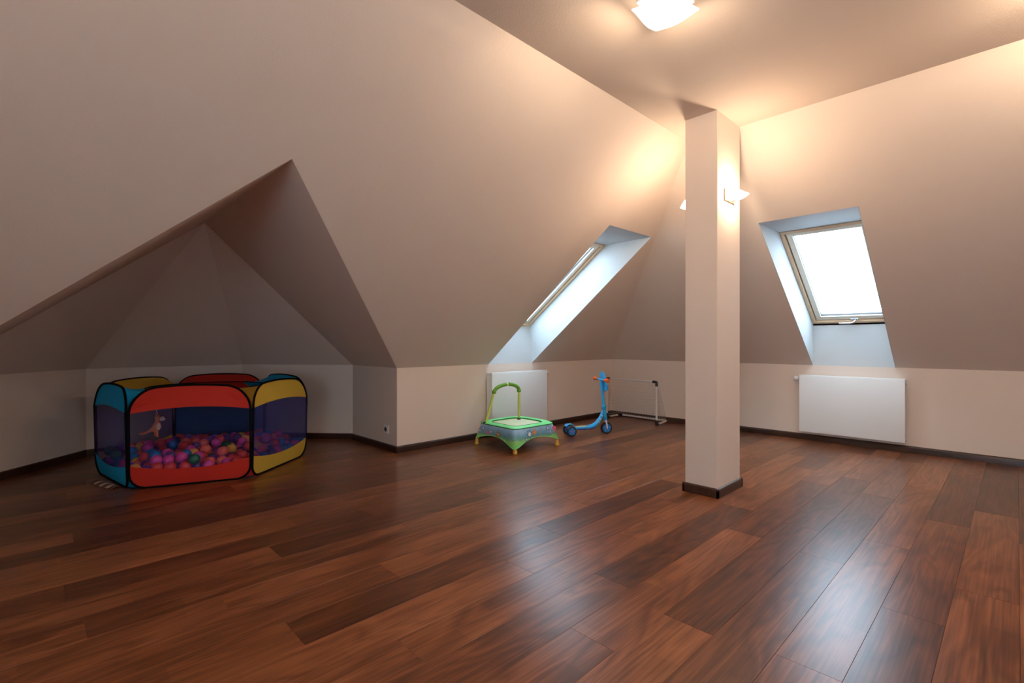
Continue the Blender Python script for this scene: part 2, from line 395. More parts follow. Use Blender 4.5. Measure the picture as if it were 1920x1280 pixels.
def plank_verts(poly):
    n = len(poly); cx_ = sum(p[0] for p in poly)/n; cy_ = sum(p[1] for p in poly)/n
    ins = []
    for i in range(n):
        p0, p, p2 = Vector(poly[i-1]), Vector(poly[i]), Vector(poly[(i+1) % n])
        d1 = (p-p0).normalized(); d2 = (p2-p).normalized(); n1 = Vector((-d1.y,d1.x)); n2 = Vector((-d2.y,d2.x))
        bis = n1+n2; bis = bis/max(0.3, bis.length_squared/2) if bis.length > 1e-6 else n1
        ins.append(p + bis*CH)
    v = [(p[0],p[1],-0.012) for p in poly] + [(p[0],p[1],-CH) for p in poly] + [(p.x,p.y,0) for p in ins]
    f = [tuple(range(2*n, 3*n))]
    for k_ in (0, 1): f += [(k_*n+i, k_*n+(i+1) % n, (k_+1)*n+(i+1) % n, (k_+1)*n+i) for i in range(n)]
    return v, f
starts = {7: 0.905, 8: 0.227, -1: 0.914, 0: 0.05, 1: 1.02, 2: 0.40, 3: 1.35, 4: 0.35, 5: 0.02, 6: 0.43}
full_mesh = None; hidden = MB()
cosY, sinY = math.cos(YAW), math.sin(YAW)
def in_view(poly):
    for x, y in poly:
        D_ = x*cosY + y*sinY; R_ = x*sinY - y*cosY
        if D_ > 0.5 and abs(R_)/D_ < 1.12: return True
    return False
r0 = int(math.floor((YR+0.008)/PW)); r1 = int(math.ceil((vy+0.008)/PW))
prev = 0
for r in range(r0, r1):
    ya, yb = -0.008 + r*PW, -0.008 + (r+1)*PW
    if r in starts: s0 = starts[r]
    else: s0 = (prev + random.uniform(0.35, 1.0)) % PL
    prev = s0
    x = XL - 1.5 - ((XL - 1.5 - s0) % PL)
    while x < xB:
        rect = [(x+GAP,ya+GAP),(x+PL-GAP,ya+GAP),(x+PL-GAP,yb-GAP),(x+GAP,yb-GAP)]
        polys = []
        if ya < yA - 1e-6:
            mn = [(XL,YR),(xB,YR),(xB,yA+0.01),(XL,yA+0.01)]
            if yb <= yA: polys.append(clip(rect, mn))
            else:  # the row that passes under the wall line and into the alcove
                inside = clip(rect, alc)
                if len(inside) > 2: polys.append(inside)
                for lo, hi in ((XL, Lx), (xs, xB)):
                    polys.append(clip(rect, [(lo,YR),(hi,YR),(hi,yA+0.01),(lo,yA+0.01)]))
        else: polys.append(clip(rect, alc))
        for poly in polys:
            if len(poly) < 3: continue
            ax_ = sum(poly[i-1][0]*poly[i][1]-poly[i][0]*poly[i-1][1] for i in range(len(poly)))/2
            if abs(ax_) < 0.002: continue
            if not in_view(poly):
                v_, f_ = plank_verts(poly); hidden.add(v_, f_); continue
            loc = (x, ya, 0.0)
            if abs(ax_ - (PL-2*GAP)*(PW-2*GAP)) < 1e-4:
                if full_mesh is None:
                    v_, f_ = plank_verts([(GAP,GAP),(PL-GAP,GAP),(PL-GAP,PW-GAP),(GAP,PW-GAP)])
                    full_mesh = bpy.data.meshes.new('plank'); full_mesh.from_pydata(v_, [], f_); full_mesh.materials.append(M['plank'])
                me = full_mesh
            else:
                v_, f_ = plank_verts([(p[0]-x, p[1]-ya) for p in poly])
                me = bpy.data.meshes.new('plank'); me.from_pydata(v_, [], f_); me.materials.append(M['plank'])
            o = bpy.data.objects.new('plank', me); col.objects.link(o); o.parent = floor; o.location = loc
        x += PL
if hidden.v:
    o = hidden.build('laminate_planks', 'plank', floor, fix=False); o['kind'] = 'stuff'

# ------------------------------------------------------------------ roof windows
def roof_window(name, P, along, label, wmin, wmax, ttop, tin, ztop, wall_c, zbot, lean):
    """P(w, d, z) -> world point; w along the wall, d outward distance axis, z up"""
    root = empty(name, P((wmin+wmax)/2, wall_c, K)); struct(root, label, 'window')
    inv = Vector(root.location)
    L = lambda w, d, z: Vector(P(w, d, z)) - inv
    bot = wall_c + lean
    # plaster linings
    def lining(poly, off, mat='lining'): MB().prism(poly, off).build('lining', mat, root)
    up = L(0,0,1) - L(0,0,0); outd = L(0,1,0) - L(0,0,0); wd = L(1,0,0) - L(0,0,0)
    over = 0.10
    sl = (ztop - zbot)/(tin - bot)
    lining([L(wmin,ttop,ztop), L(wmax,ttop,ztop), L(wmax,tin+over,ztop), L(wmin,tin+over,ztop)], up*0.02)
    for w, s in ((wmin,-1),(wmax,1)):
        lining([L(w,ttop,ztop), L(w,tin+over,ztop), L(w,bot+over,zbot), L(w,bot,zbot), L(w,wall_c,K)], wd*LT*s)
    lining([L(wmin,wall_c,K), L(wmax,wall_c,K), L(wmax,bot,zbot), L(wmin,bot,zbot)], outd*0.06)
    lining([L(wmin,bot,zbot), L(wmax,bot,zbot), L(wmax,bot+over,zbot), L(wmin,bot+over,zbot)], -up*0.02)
    # window plane frame
    A = L(wmin,tin,ztop); Bp = L(wmin,bot,zbot); v = (Bp - A); LL = v.length; v.normalize()
    u = wd.normalized(); n = u.cross(v).normalized()
    if n.dot(outd) < 0: n = -n
    W = wmax - wmin
    def bar(mb, u0, u1, v0, v1, n0, n1):
        c = A + u*(u0+u1)/2 + v*(v0+v1)/2 + n*(n0+n1)/2
        mb.obox(c, u, v, n, abs(u1-u0)/2, abs(v1-v0)/2, abs(n1-n0)/2)
    def ring(nm, mat, u0, u1, v0, v1, w, n0, n1, bev=0.003):
        for (a, b_, c, d) in ((u0,u1,v0,v0+w),(u0,u1,v1-w,v1),(u0,u0+w,v0+w,v1-w),(u1-w,u1,v0+w,v1-w)):
            mb = MB(); bar(mb, a, b_, c, d, n0, n1); mb.build(nm, mat, root, bevel=bev)
    g = 0.002
    ring('frame', 'pine', g, W-g, g, LL-g, 0.030, -0.006, 0.09)
    ring('gasket', 'gasket', 0.030, W-0.030, 0.030, LL-0.030, 0.012, 0.040, 0.080, 0.001)
    ring('sash', 'sash', 0.040, W-0.040, 0.038, LL-0.040, 0.048, 0.016, 0.075)
    mb = MB(); bar(mb, 0.080, W-0.080, 0.078, LL-0.080, 0.050, 0.056); mb.build('pane', 'glass', root)
    ring('glazing_bead', 'gasket', 0.084, W-0.084, 0.082, LL-0.084, 0.005, 0.030, 0.052, 0.0)
    # lever handle on the bottom rail
    hb = MB(); cu = W*0.46; cv = LL-0.052
    bar(hb, cu-0.034, cu+0.034, cv-0.012, cv+0.014, 0.000, 0.018)
    ho = hb.build('handle', 'chrome', root, bevel=0.004)
    pth = [A + u*(cu+0.012*along) + v*(cv+0.004) + n*(-0.004), A + u*(cu-0.005*along) + v*(cv+0.012) + n*(-0.026), A + u*(cu-0.035*along) + v*(cv+0.016) + n*(-0.034), A + u*(cu-0.120*along) + v*(cv+0.016) + n*(-0.034), A + u*(cu-0.132*along) + v*(cv+0.010) + n*(-0.036)]
    lv = MB().tube(pth, [0.010,0.010,0.009,0.008,0.008], 10).build('lever', 'chrome', ho, smooth=True)
    # outside sill flashing closes the shell around the frame
    return root
roof_window('window_1', lambda w, d, z: (w, d, z), -1, 'slanted roof window seen edge-on above the trampoline radiator', aw0, aw1, ayt, ayi, zAt, yA, zAb, leanA)
roof_window('window_2', lambda w, d, z: (d, w, z), -1, 'bright square roof window above the wide radiator on the right', bw0, bw1, bxt, bxi, zBt, xB, zBb, leanB)

# ------------------------------------------------------------------ lamps
def point(name, loc, watts, radius, parent):
    l = bpy.data.lights.new(name, 'POINT'); l.energy = watts; l.color = LAMP_COL; l.shadow_soft_size = radius
    o = bpy.data.objects.new(name, l); col.objects.link(o); o.parent = parent; o.location = loc; return o
def wall_lamp(loc, sgn, label):
    """sgn: direction of projection along y"""
    root = empty('wall_lamp', loc); tag(root, label, 'wall lamp', 'wall lamps on the pillar')
    MB().box(-0.082, 0.082, 0, 0.010*sgn, -0.040, 0.040).build('back_plate', 'steel', root, bevel=0.003)
    MB().tube([(0,0.008*sgn,-0.012),(0,0.040*sgn,-0.012)], 0.009, 10).build('stem', 'steel', root, smooth=True)
    MB().lathe((0.062,0.010*sgn,-0.034), (0,sgn,0), [(0.007,0),(0.008,0.008),(0.005,0.012)], 12).build('screw_cap', 'steel', root, smooth=True)
    # wavy pod-shaped satin glass shade tapering to a point away from the wall
    rows = []
    prof = [(0.016,0.55),(0.022,0.80),(0.036,0.97),(0.052,1.0),(0.070,0.90),(0.088,0.70),(0.105,0.46),(0.120,0.24),(0.132,0.07),(0.135,0.01)]
    for yy, p in prof:
        rows.append([(0.078*p*math.cos(a), yy*sgn, 0.004 + 0.036*p*math.sin(a)*(1+0.12*math.sin(3*a)) - 0.10*max(0, yy-0.05) + 0.004*math.sin(40*yy)) for a in [2*PI*k/24 for k in range(25)]])
    MB().grid(rows).build('glass_shade', 'lit_glass', root, smooth=True, solid=0.003)
    point('bulb', (0.0, 0.056*sgn, 0.02), SCONCE_W, 0.02, root)
    return root
wall_lamp((3.468, cy0, 2.070), -1, 'lit glass wall lamp on the pillar side facing the bright roof window')
wall_lamp((3.468, cy1, 2.070), 1, 'lit glass wall lamp mostly hidden behind the left edge of the pillar')
def ceiling_lamp(loc, label, watts=CEIL_W):
    root = empty('ceiling_lamp', loc); tag(root, label, 'ceiling lamp', 'square glass ceiling lamps')
    MB().box(-0.092, 0.092, -0.092, 0.092, -0.058, 0).build('shield_housing', 'white', root, bevel=0.004)  # unseen box, made deep to block the bulb's upward light on the ceiling
    rows = []
    n = 14
    for i in range(n+1):
        row = []
        for j in range(n+1):
            a, b_ = -1+2*i/n, -1+2*j/n
            z = -0.102 + 0.010*(a*a+b_*b_)/2 + 0.007*math.sin(3.1*a+1)*math.cos(2.7*b_)
            row.append((0.105*a, 0.105*b_, z))
        rows.append(row)
    sh = MB().grid(rows).build('glass_shade', 'lit_glass', root, smooth=True, solid=0.005)
    for sx, sy in ((-1,-1),(1,-1),(1,1),(-1,1)):
        MB().tube([(0.055*sx,0.055*sy,-0.05),(0.055*sx,0.055*sy,-0.100)], 0.003, 8).build('clip', 'chrome', root, smooth=True)
    point('bulb', (0,0,-0.080), watts, 0.03, root)
    return root
ceiling_lamp((1.995, 1.085, H), 'glowing square glass ceiling lamp cut by the top picture edge')
ceiling_lamp((3.10, -0.36, H), 'square glass ceiling lamp beyond the right picture edge', 42.0)
ceiling_lamp((-0.65, 0.45, H), 'added unseen ceiling lamp behind the camera filling the left slope', 20.0)  # extra lamp out of view, added to brighten the left slope

# ------------------------------------------------------------------ radiators
def radiator(name, loc, rz, W, label, valve_side):
    """local: x along wall, +y into the room (front), back at y=0"""
    root = empty(name, loc, rz); tag(root, label, 'radiator', 'white panel radiators')
    z0, z1 = 0.0, 0.600; D = 0.10
    MB().box(0, W, D-0.018, D, z0, z1-0.006).build('front_panel', 'white', root, bevel=0.005, smooth=True)
    MB().box(0.004, W-0.004, 0.012, 0.028, z0+0.004, z1-0.012).build('back_panel', 'white', root, bevel=0.003)
    for xx in (0.0, W-0.004): MB().box(xx, xx+0.004, 0.010, D-0.016, z0+0.012, z1-0.004).build('side_cover', 'white', root)
    gr = MB(); gr.box(0, W, 0.010, 0.016, z1-0.012, z1); gr.box(0, W, D-0.020, D-0.004, z1-0.010, z1+0.001)
    tg = gr.build('top_grille', 'white', root)
    for i in range(int(W/0.03)):
        MB().box(0.012+i*0.03, 0.026+i*0.03, 0.016, D-0.020, z1-0.006, z1-0.002).build('grille_slat', 'white', tg)
    fins = MB()
    for i in range(int(W/0.045)): fins.box(0.02+i*0.045, 0.022+i*0.045, 0.03, D-0.02, 0.03, z1-0.03)
    fins.build('convector_fins', 'white', root)
    for bx in (W*0.15, W*0.85-0.03): MB().box(bx, bx+0.03, -0.010, 0.012, 0.05, z1-0.05).build('wall_bracket', 'white', root)
    vx_, s = (0.0, -1) if valve_side < 0 else (W, 1)
    MB().lathe((vx_-0.004*s, 0.055, z1-0.040), (s,0,0), [(0.012,0),(0.012,0.012),(0.019,0.014),(0.019,0.024),(0.024,0.026),(0.025,0.050),(0.021,0.066),(0.012,0.074)], 20).build('thermostat_head', 'white_plastic', root, smooth=True)
    px_ = W if valve_side < 0 else 0.0
    MB().lathe((px_+0.002*s, 0.055, z1-0.045), (-s,0,0), [(0.014,0),(0.014,0.005),(0.006,0.007),(0.006,0.012)], 14).build('vent_plug', 'chrome', root, smooth=True)
    MB().lathe((px_+0.002*s, 0.055, 0.04), (-s,0,0), [(0.012,0),(0.012,0.006),(0.007,0.008)], 14).build('drain_plug', 'white_plastic', root, smooth=True)
    return root
# left: back against wall y=yA, front facing -y -> rotate 180: local x runs towards -x
radiator('radiator', (4.430, 4.070, 0.112), PI, 0.897, 'white panel radiator behind the green trampoline', -1)
radiator('radiator', (5.938, 0.731, 0.100), PI/2, 0.890, 'white panel radiator under the bright roof window on the right', 1)

# ------------------------------------------------------------------ wall socket
so = empty('wall_socket', (xs, 4.266, 0.203)); tag(so, 'white power socket low on the shaded alcove wall', 'socket')
sp = MB().box(-0.010, 0, -0.041, 0.041, -0.041, 0.041).build('cover_plate', 'white_plastic', so, bevel=0.003)
MB().lathe((-0.010,0.004,0), (-1,0,0), [(0.030,0),(0.030,0.003),(0.027,0.004)], 24).build('socket_ring', 'white_plastic', so, smooth=True)
MB().lathe((-0.0142,0.004,0), (-1,0,0), [(0.0235,0),(0.0235,0.0006)], 24).build('socket_well', M['gasket'], so)
for s in (-1, 1): MB().lathe((-0.0146,0.004+0.0095*s,0), (-1,0,0), [(0.0028,0),(0.0028,0.0008)], 10).build('contact_hole', 'black', so)
MB().tube([(-0.014,0.004,0.014),(-0.024,0.004,0.014)], 0.0025, 8).build('earth_pin', 'chrome', so)

# ------------------------------------------------------------------ ball tent
FAB = {'blue': cloth('blue_nylon', (0.010, 0.46, 0.85)), 'red': cloth('red_nylon', (0.75, 0.045, 0.028)), 'yellow': cloth('yellow_nylon', (0.80, 0.52, 0.07)),
       'mesh': cloth('violet_netting', (0.045, 0.050, 0.230), 0.3, 0.60), 'clear': cloth('fine_netting', (0.05, 0.05, 0.20), 0.3, 0.15), 'rear': cloth('navy_nylon', (0.004, 0.060, 0.170), 0.3),
       'violet': cloth('purple_nylon', (0.10, 0.018, 0.085), 0.3, 0.9)}
V0 = Vector((0.451, 4.384)); V1 = Vector((1.164, 4.113)); SIDE = (V1-V0).length; ANG = math.atan2(V1.y-V0.y, V1.x-V0.x)
hexv = [V0, V1]
for i in range(1, 5):
    a = ANG + i*PI/3; hexv.append(hexv[-1] + Vector((math.cos(a), math.sin(a)))*SIDE)
hc = sum(hexv, Vector((0,0)))/6
TZ = 0.735
tent = empty('ball_pit_tent', (hc.x, hc.y, 0)); tag(tent, 'hexagonal pop-up ball tent in blue, red and yellow with black edges', 'play tent')
LV = [v - hc for v in hexv]
cols = ['red', 'yellow', 'blue', 'red', 'yellow', 'blue']   # from the front panel anticlockwise
RT, RB = 0.16, 0.10
def panel_low(s):
    q = abs(s) - (SIDE/2 - RB)
    return 0.004 if q <= 0 else RB - math.sqrt(max(0, RB*RB - q*q)) + 0.004
def panel_high(s):
    q = abs(s) - (SIDE/2 - RT)
    base = TZ - 0.035*(2*s/SIDE)**2
    return base if q <= 0 else base - (RT - math.sqrt(max(0, RT*RT - q*q)))
S_COL = [SIDE/2*math.sin(PI/2*(-1 + 2*i/28)) for i in range(29)]
def panel_pt(i, s, z, extra=0.0):
    a, b_ = LV[i], LV[(i+1) % 6]; mid = (a+b_)/2; d = (b_-a).normalized(); n = Vector((d.y, -d.x))
    bulge = 0.022*(1-(2*s/SIDE)**2)*math.sin(PI*min(1, max(0, z/TZ))) + 0.028*math.sin(PI*min(1, max(0, z/TZ))) + extra
    p = mid + d*s + n*bulge
    return (p.x, p.y, z)
RINGR, RINGZ = 0.44, 0.672
for i in range(6):
    c = cols[i]
    def band(nm, mat, lo, hi, nr):
        rows = []
        for k in range(nr+1):
            f_ = k/nr; row = []
            for s in S_COL:
                l_, h_ = panel_low(s), panel_high(s)
                za = min(max(lo(s, l_, h_), l_), h_); zb = min(max(hi(s, l_, h_), za), h_)
                row.append(panel_pt(i, s, za + (zb-za)*f_))
            rows.append(row)
        return MB().grid(rows).build(nm, mat, tent, smooth=True)
    zlo = lambda s: 0.135 + 0.045*(2*s/SIDE)**2 - 0.01
    zhi = lambda s: 0.575 - 0.035*(2*s/SIDE)**2
    band('lower_panel', FAB[c], lambda s, l_, h_: l_, lambda s, l_, h_: zlo(s), 5)
    band('upper_panel', FAB[c], lambda s, l_, h_: zhi(s), lambda s, l_, h_: h_, 5)
    if i == 3:
        band('rear_panel', FAB['rear'], lambda s, l_, h_: zlo(s), lambda s, l_, h_: zhi(s), 6)
    else:
        band('mesh_window', FAB['clear'] if i == 0 else FAB['mesh'], lambda s, l_, h_: zlo(s), lambda s, l_, h_: zhi(s), 6)
    loop = [panel_pt(i, s, panel_low(s), 0.002) for s in S_COL] + [panel_pt(i, s, panel_high(s), 0.002) for s in reversed(S_COL)]
    MB().tube(loop, 0.0085, 8, closed=True).build('hoop_edge', 'black_trim', tent, smooth=True)
    # top flap from the hoop to the round opening
    mid = (LV[i] + LV[(i+1) % 6])/2; am = math.atan2(mid.y, mid.x); rows = []
    for k in range(6):
        f_ = k/5; row = []
        for s in S_COL:
            p = Vector(panel_pt(i, s, panel_high(s))); a = am + (s/SIDE)*PI/3
            q = Vector((RINGR*math.cos(a), RINGR*math.sin(a), RINGZ))
            r_ = p.lerp(q, f_); r_.z -= 0.018*math.sin(PI*f_); row.append(r_)
        rows.append(row)
    MB().grid(rows).build('top_flap', FAB[c], tent, smooth=True)
    # lower corner gusset between two hoops
    rows = []
    for k in range(7):
        z = 0.006 + k*0.016
        def edge_s(z):
            q = RB - (z-0.004)
            return SIDE/2 - RB + math.sqrt(max(0, RB*RB - q*q)) if q > 0 else SIDE/2
        sE = edge_s(z); a = panel_pt(i, sE, z); b_ = panel_pt((i+1) % 6, -sE, z); rows.append([Vector(a).lerp(Vector(b_), t_/4) for t_ in range(5)])
    MB().grid(rows).build('corner_gusset', FAB[c], tent, smooth=True)
MB().tube([(RINGR*math.cos(a), RINGR*math.sin(a), RINGZ) for a in [2*PI*k/48 for k in range(48)]], 0.005, 6, closed=True).build('opening_hem', 'black_trim', tent, smooth=True)
MB().add([(v.x*0.99, v.y*0.99, 0.004) for v in LV] + [(0,0,0.004)], [(i, (i+1) % 6, 6) for i in range(6)]).build('tent_floor', FAB['rear'], tent)
# fold creases of the front red band
for (sa, za, sb, zb) in ((-0.27,0.655,-0.35,0.60),(-0.24,0.64,-0.36,0.575),(-0.20,0.615,-0.29,0.605),(0.22,0.665,0.31,0.60),(0.25,0.67,0.34,0.60)):
    pa = [panel_pt(0, sa+(sb-sa)*q/6, za+(zb-za)*q/6, 0.001+0.0015*math.sin(PI*q/6)) for q in range(7)]
    MB().tube(pa, [0.001,0.003,0.004,0.004,0.004,0.003,0.001], 6).build('fabric_fold', FAB['red'], tent, smooth=True)

# balls: settled in the tent by a small relaxation
rng = np.random.default_rng(5)
BR = 0.040; NB = 520
apo = SIDE*math.sqrt(3)/2
nrm = np.array([[math.cos(ANG - PI/2 + i*PI/3), math.sin(ANG - PI/2 + i*PI/3)] for i in range(6)])
pos = np.zeros((NB,3)); k = 0
while k < NB:
    p = rng.uniform(-0.75, 0.75, 2)
    if (nrm @ p).max() < apo - 0.06: pos[k,:2] = p; pos[k,2] = rng.uniform(0.05, 0.36); k += 1
iu = np.triu_indices(NB, 1)
for it in range(190):
    pos[:,2] -= 0.004 if it < 90 else (0.001 if it < 140 else 0.0)
    for sub in range(2):
        d = pos[iu[0]] - pos[iu[1]]; L2 = (d*d).sum(1); hit = np.where(L2 < (2*BR)**2)[0]
        if len(hit):
            L = np.sqrt(L2[hit]) + 1e-9; push = ((2*BR - L)/L*0.5)[:,None]*d[hit]*0.9
            np.add.at(pos, iu[0][hit], push); np.add.at(pos, iu[1][hit], -push)
        pos[:,2] = np.maximum(pos[:,2], BR + 0.006)
        for q in nrm:
            ex = pos[:,:2] @ q - (apo - BR - 0.012); ex = np.maximum(ex, 0); pos[:,:2] -= ex[:,None]*q[None]
top = []
for i in range(NB):
    d2 = ((pos[:,:2]-pos[i,:2])**2).sum(1); cover = ((d2 < (1.35*BR)**2) & (pos[:,2] > pos[i,2] + 0.02)).sum()
    top.append((cover, -pos[i,2], i))
top.sort(); vis = [t_[2] for t_ in top[:285]]; rest = [t_[2] for t_ in top[285:]]
BCOL = {'red': (0.60, 0.045, 0.050), 'coral': (0.75, 0.13, 0.10), 'pink': (0.62, 0.06, 0.34), 'purple': (0.13, 0.05, 0.30), 'blue': (0.012, 0.14, 0.50), 'green': (0.008, 0.13, 0.075), 'yellow': (0.75, 0.38, 0.06)}
bmesh_ = {}
for c, rgb in BCOL.items():
    mt = simple(c + '_ball_plastic', rgb, 0.35, noise=0.04, scale=20)
    tmp = MB().ball((0,0,0), BR, 20, 12); me = bpy.data.meshes.new(c + '_ball'); me.from_pydata(tmp.v, [], tmp.f)
    for p in me.polygons: p.use_smooth = True
    me.materials.append(mt); bmesh_[c] = me
keys = ['red','coral','pink','purple','blue','green','yellow']; wts = [0.17,0.15,0.19,0.17,0.13,0.09,0.10]
for i in vis:
    c = rng.choice(keys, p=wts)
    o = bpy.data.objects.new(c + '_ball', bmesh_[c]); col.objects.link(o)
    o.location = (hc.x + pos[i,0], hc.y + pos[i,1], pos[i,2])
    tag(o, '%s plastic ball lying in the heap inside the ball tent' % c, 'ball', '%s balls in the tent' % c)
mb = MB()
for i in rest: mb.ball(pos[i], BR*0.90, 10, 6)
o = mb.build('buried_balls', bpy.data.materials['purple_ball_plastic'], None, smooth=True, fix=False, loc=(hc.x, hc.y, 0))
tag(o, 'lower layer of plastic balls buried under the heap in the tent', 'balls', kind='stuff')

# plush animal hanging behind the front window of the tent
pl = empty('plush_toy', (0.625, 4.560, 0.395)); tag(pl, 'small orange plush animal with long tail hanging inside the tent window', 'plush toy')
pl.rotation_euler = (0, 0, ANG)
ORG = simple('orange_plush', (0.55, 0.15, 0.055), 0.9, noise=0.25, scale=60, bump=0.4, bscale=300); CRM = simple('cream_plush', (0.60, 0.42, 0.32), 0.9, noise=0.15, scale=60, bump=0.4, bscale=300)
def skinned(name, joints, edges, mat, parent):
    me = bpy.data.meshes.new(name); me.from_pydata([j[:3] for j in joints], edges, []); me.materials.append(mat)
    o = bpy.data.objects.new(name, me); col.objects.link(o); o.parent = parent
    o.modifiers.new('skin', 'SKIN')
    if not me.skin_vertices: me.skin_vertices.new()
    for k_, j in enumerate(joints): me.skin_vertices[0].data[k_].radius = (j[3], j[3])
    me.skin_vertices[0].data[0].use_root = True
    sd = o.modifiers.new('smooth', 'SUBSURF'); sd.levels = 2; sd.render_levels = 2
    for md in o.modifiers:
        if md.type == 'SKIN': md.use_smooth_shade = True
    return o
skinned('body', [(0,0,0,0.026),(0.008,0,0.028,0.024),(0.016,0,0.052,0.014),(0.018,0,0.078,0.028),(-0.022,0,-0.010,0.016),(-0.042,0,-0.022,0.009),(-0.070,0,-0.036,0.009),(-0.102,0,-0.036,0.010),
                 (0.012,-0.012,-0.030,0.010),(0.014,-0.012,-0.060,0.008),(0.026,-0.012,-0.064,0.009),(-0.002,0.012,-0.030,0.010),(-0.004,0.012,-0.058,0.008),(0.008,0.012,-0.062,0.009),
                 (0.030,-0.016,0.022,0.009),(0.038,-0.016,-0.002,0.008),(0.012,0.0,0.098,0.012)],
        [(0,1),(1,2),(2,3),(0,4),(4,5),(5,6),(6,7),(0,8),(8,9),(9,10),(0,11),(11,12),(12,13),(1,14),(14,15),(3,16)], ORG, pl)
MB().ball((0.044,-0.004,0.070), 0.019, 14, 9, (1.1,1,0.9)).build('muzzle', CRM, pl, smooth=True)
MB().ball((0.064,-0.004,0.078), 0.006).build('nose', 'black', pl, smooth=True)
MB().ball((0.022,-0.018,0.014), 0.019, 14, 9, (0.9,0.7,1.5)).build('belly_patch', CRM, pl, smooth=True)
for s in (-1, 1):
    MB().ball((0.008,0.018*s,0.106), 0.010, 12, 8, (0.6,1,1)).build('ear', ORG, pl, smooth=True)
    MB().ball((0.038,0.013*s-0.004,0.092), 0.0045).build('eye', 'black', pl, smooth=True)
MB().tube([(0.012,0,0.105),(0.006,0,0.14),(0.008,-0.02,0.18)], 0.002, 6).build('hanging_cord', 'white_plastic', pl)

# patterned cloth strip peeking out below the tent
st = empty('cloth_strip', (0.350, 4.640, 0)); tag(st, 'flat brown and cream patterned cloth poking out from under the blue tent panel', 'cloth')
st.rotation_euler = (0, 0, math.atan2(-0.312, 0.096))
BRN = simple('brown_cloth', (0.12, 0.055, 0.035), 0.9, noise=0.3, scale=40); CRC = simple('cream_cloth', (0.50, 0.36, 0.26), 0.9, noise=0.2, scale=40)
for q in range(7):
    xa = -0.16 + q*0.046; rows = []
    for i in range(5):
        row = []
        for j in range(9):
            a = xa + 0.046*i/4; y = -0.050 + 0.075*j/8
            z = 0.003 + 0.016*math.sin(PI*j/8)*(0.75+0.25*math.sin(i*PI/4)) + (0.001 if q % 2 else 0)
            row.append((a, y*(1-0.12*abs(q-3)/3), z))
        rows.append(row)
    MB().grid(rows).build('stripe', CRC if q % 2 else BRN, st, smooth=True, solid=0.003)

# ------------------------------------------------------------------ trampoline
tr_c = Vector((3.500, 3.555))
tp = empty('toddler_trampoline', (tr_c.x, tr_c.y, 0), math.radians(-2.0)); tag(tp, 'small green toddler trampoline with lime handle in front of the radiator', 'trampoline')
GRN = simple('green_vinyl', (0.20, 0.78, 0.26), 0.45, noise=0.06, scale=25, bump=0.2, bscale=40); CRE = simple('cream_mat', (0.62, 0.66, 0.42), 0.7, noise=0.05)
LIME = simple('lime_tube', (0.50, 0.56, 0.10), 0.35); FOAM = simple('green_foam', (0.13, 0.30, 0.02), 0.7, noise=0.1); DGR = simple('dark_green_piping', (0.02, 0.20, 0.05), 0.6); YLW = simple('yellow_foot', (0.72, 0.40, 0.06), 0.45)
def rsq(h, r, z, n=6, skew=0.0):
    pts = []
    for cx_, cy_, a0 in ((h-r,h-r,0),(-h+r,h-r,PI/2),(-h+r,-h+r,PI),(h-r,-h+r,3*PI/2)):
        rr = r*0.45 if (cx_ < 0 and cy_ < 0) else r
        ccx = math.copysign(h-rr, cx_); ccy = math.copysign(h-rr, cy_)
        for k_ in range(n+1):
            a = a0 + PI/2*k_/n; pts.append((ccx+rr*math.cos(a), ccy+rr*math.sin(a), z))
    return pts
NR = 28
outer = rsq(0.295, 0.13, 0.228); midr = rsq(0.262, 0.125, 0.246); innr = rsq(0.215, 0.12, 0.238); matr = rsq(0.222, 0.12, 0.228)
def loft(rings, closed=True):
    mb = MB(); rows = [list(r_) + ([r_[0]] if closed else []) for r_ in rings]; mb.grid(rows); return mb
loft([outer, midr, innr, matr]).build('safety_pad', GRN, tp, smooth=True)
MB().add(matr, [tuple(range(NR))]).build('jump_mat', CRE, tp)
MB().tube(innr, 0.004, 6, closed=True).build('mat_piping', DGR, tp, smooth=True)
MB().tube(outer, 0.005, 6, closed=True).build('pad_piping', DGR, tp, smooth=True)
MB().tube(rsq(0.270, 0.13, 0.215), 0.011, 8, closed=True).build('frame_ring', LIME, tp, smooth=True)
# skirt: printed sky above, grass below; hangs low at the corners and arches between
m, nt, b = new_mat('printed_skirt'); SK = m
tc = N(nt, 'ShaderNodeTexCoord'); sx = N(nt, 'ShaderNodeSeparateXYZ'); nt.links.new(tc.outputs['Object'], sx.inputs[0])
nz = N(nt, 'ShaderNodeTexNoise'); nz.inputs['Scale'].default_value = 22; nt.links.new(tc.outputs['Object'], nz.inputs[0])
ma = N(nt, 'ShaderNodeMath', operation='MULTIPLY_ADD'); ma.inputs[1].default_value = 0.07; nt.links.new(nz.outputs[0], ma.inputs[0]); nt.links.new(sx.outputs[2], ma.inputs[2])
mr = N(nt, 'ShaderNodeMapRange'); mr.inputs[1].default_value = 0.10; mr.inputs[2].default_value = 0.26; nt.links.new(ma.outputs[0], mr.inputs[0])
cr = N(nt, 'ShaderNodeValToRGB'); e = cr.color_ramp.elements; e[0].position = 0.0; e[0].color = (0.12, 0.50, 0.10, 1); e[1].position = 1.0; e[1].color = (0.36, 0.60, 0.80, 1)
q = e.new(0.30); q.color = (0.24, 0.52, 0.14, 1); q = e.new(0.42); q.color = (0.12, 0.32, 0.22, 1); q = e.new(0.62); q.color = (0.16, 0.34, 0.48, 1)
nt.links.new(mr.outputs[0], cr.inputs[0]); nt.links.new(cr.outputs[0], b.inputs['Base Color']); b.inputs['Roughness'].default_value = 0.55
top_r = rsq(0.295, 0.13, 0.226, 6)
def corner_w(x, y): return min(1.0, (min(abs(x), abs(y))/0.27)**2.2)
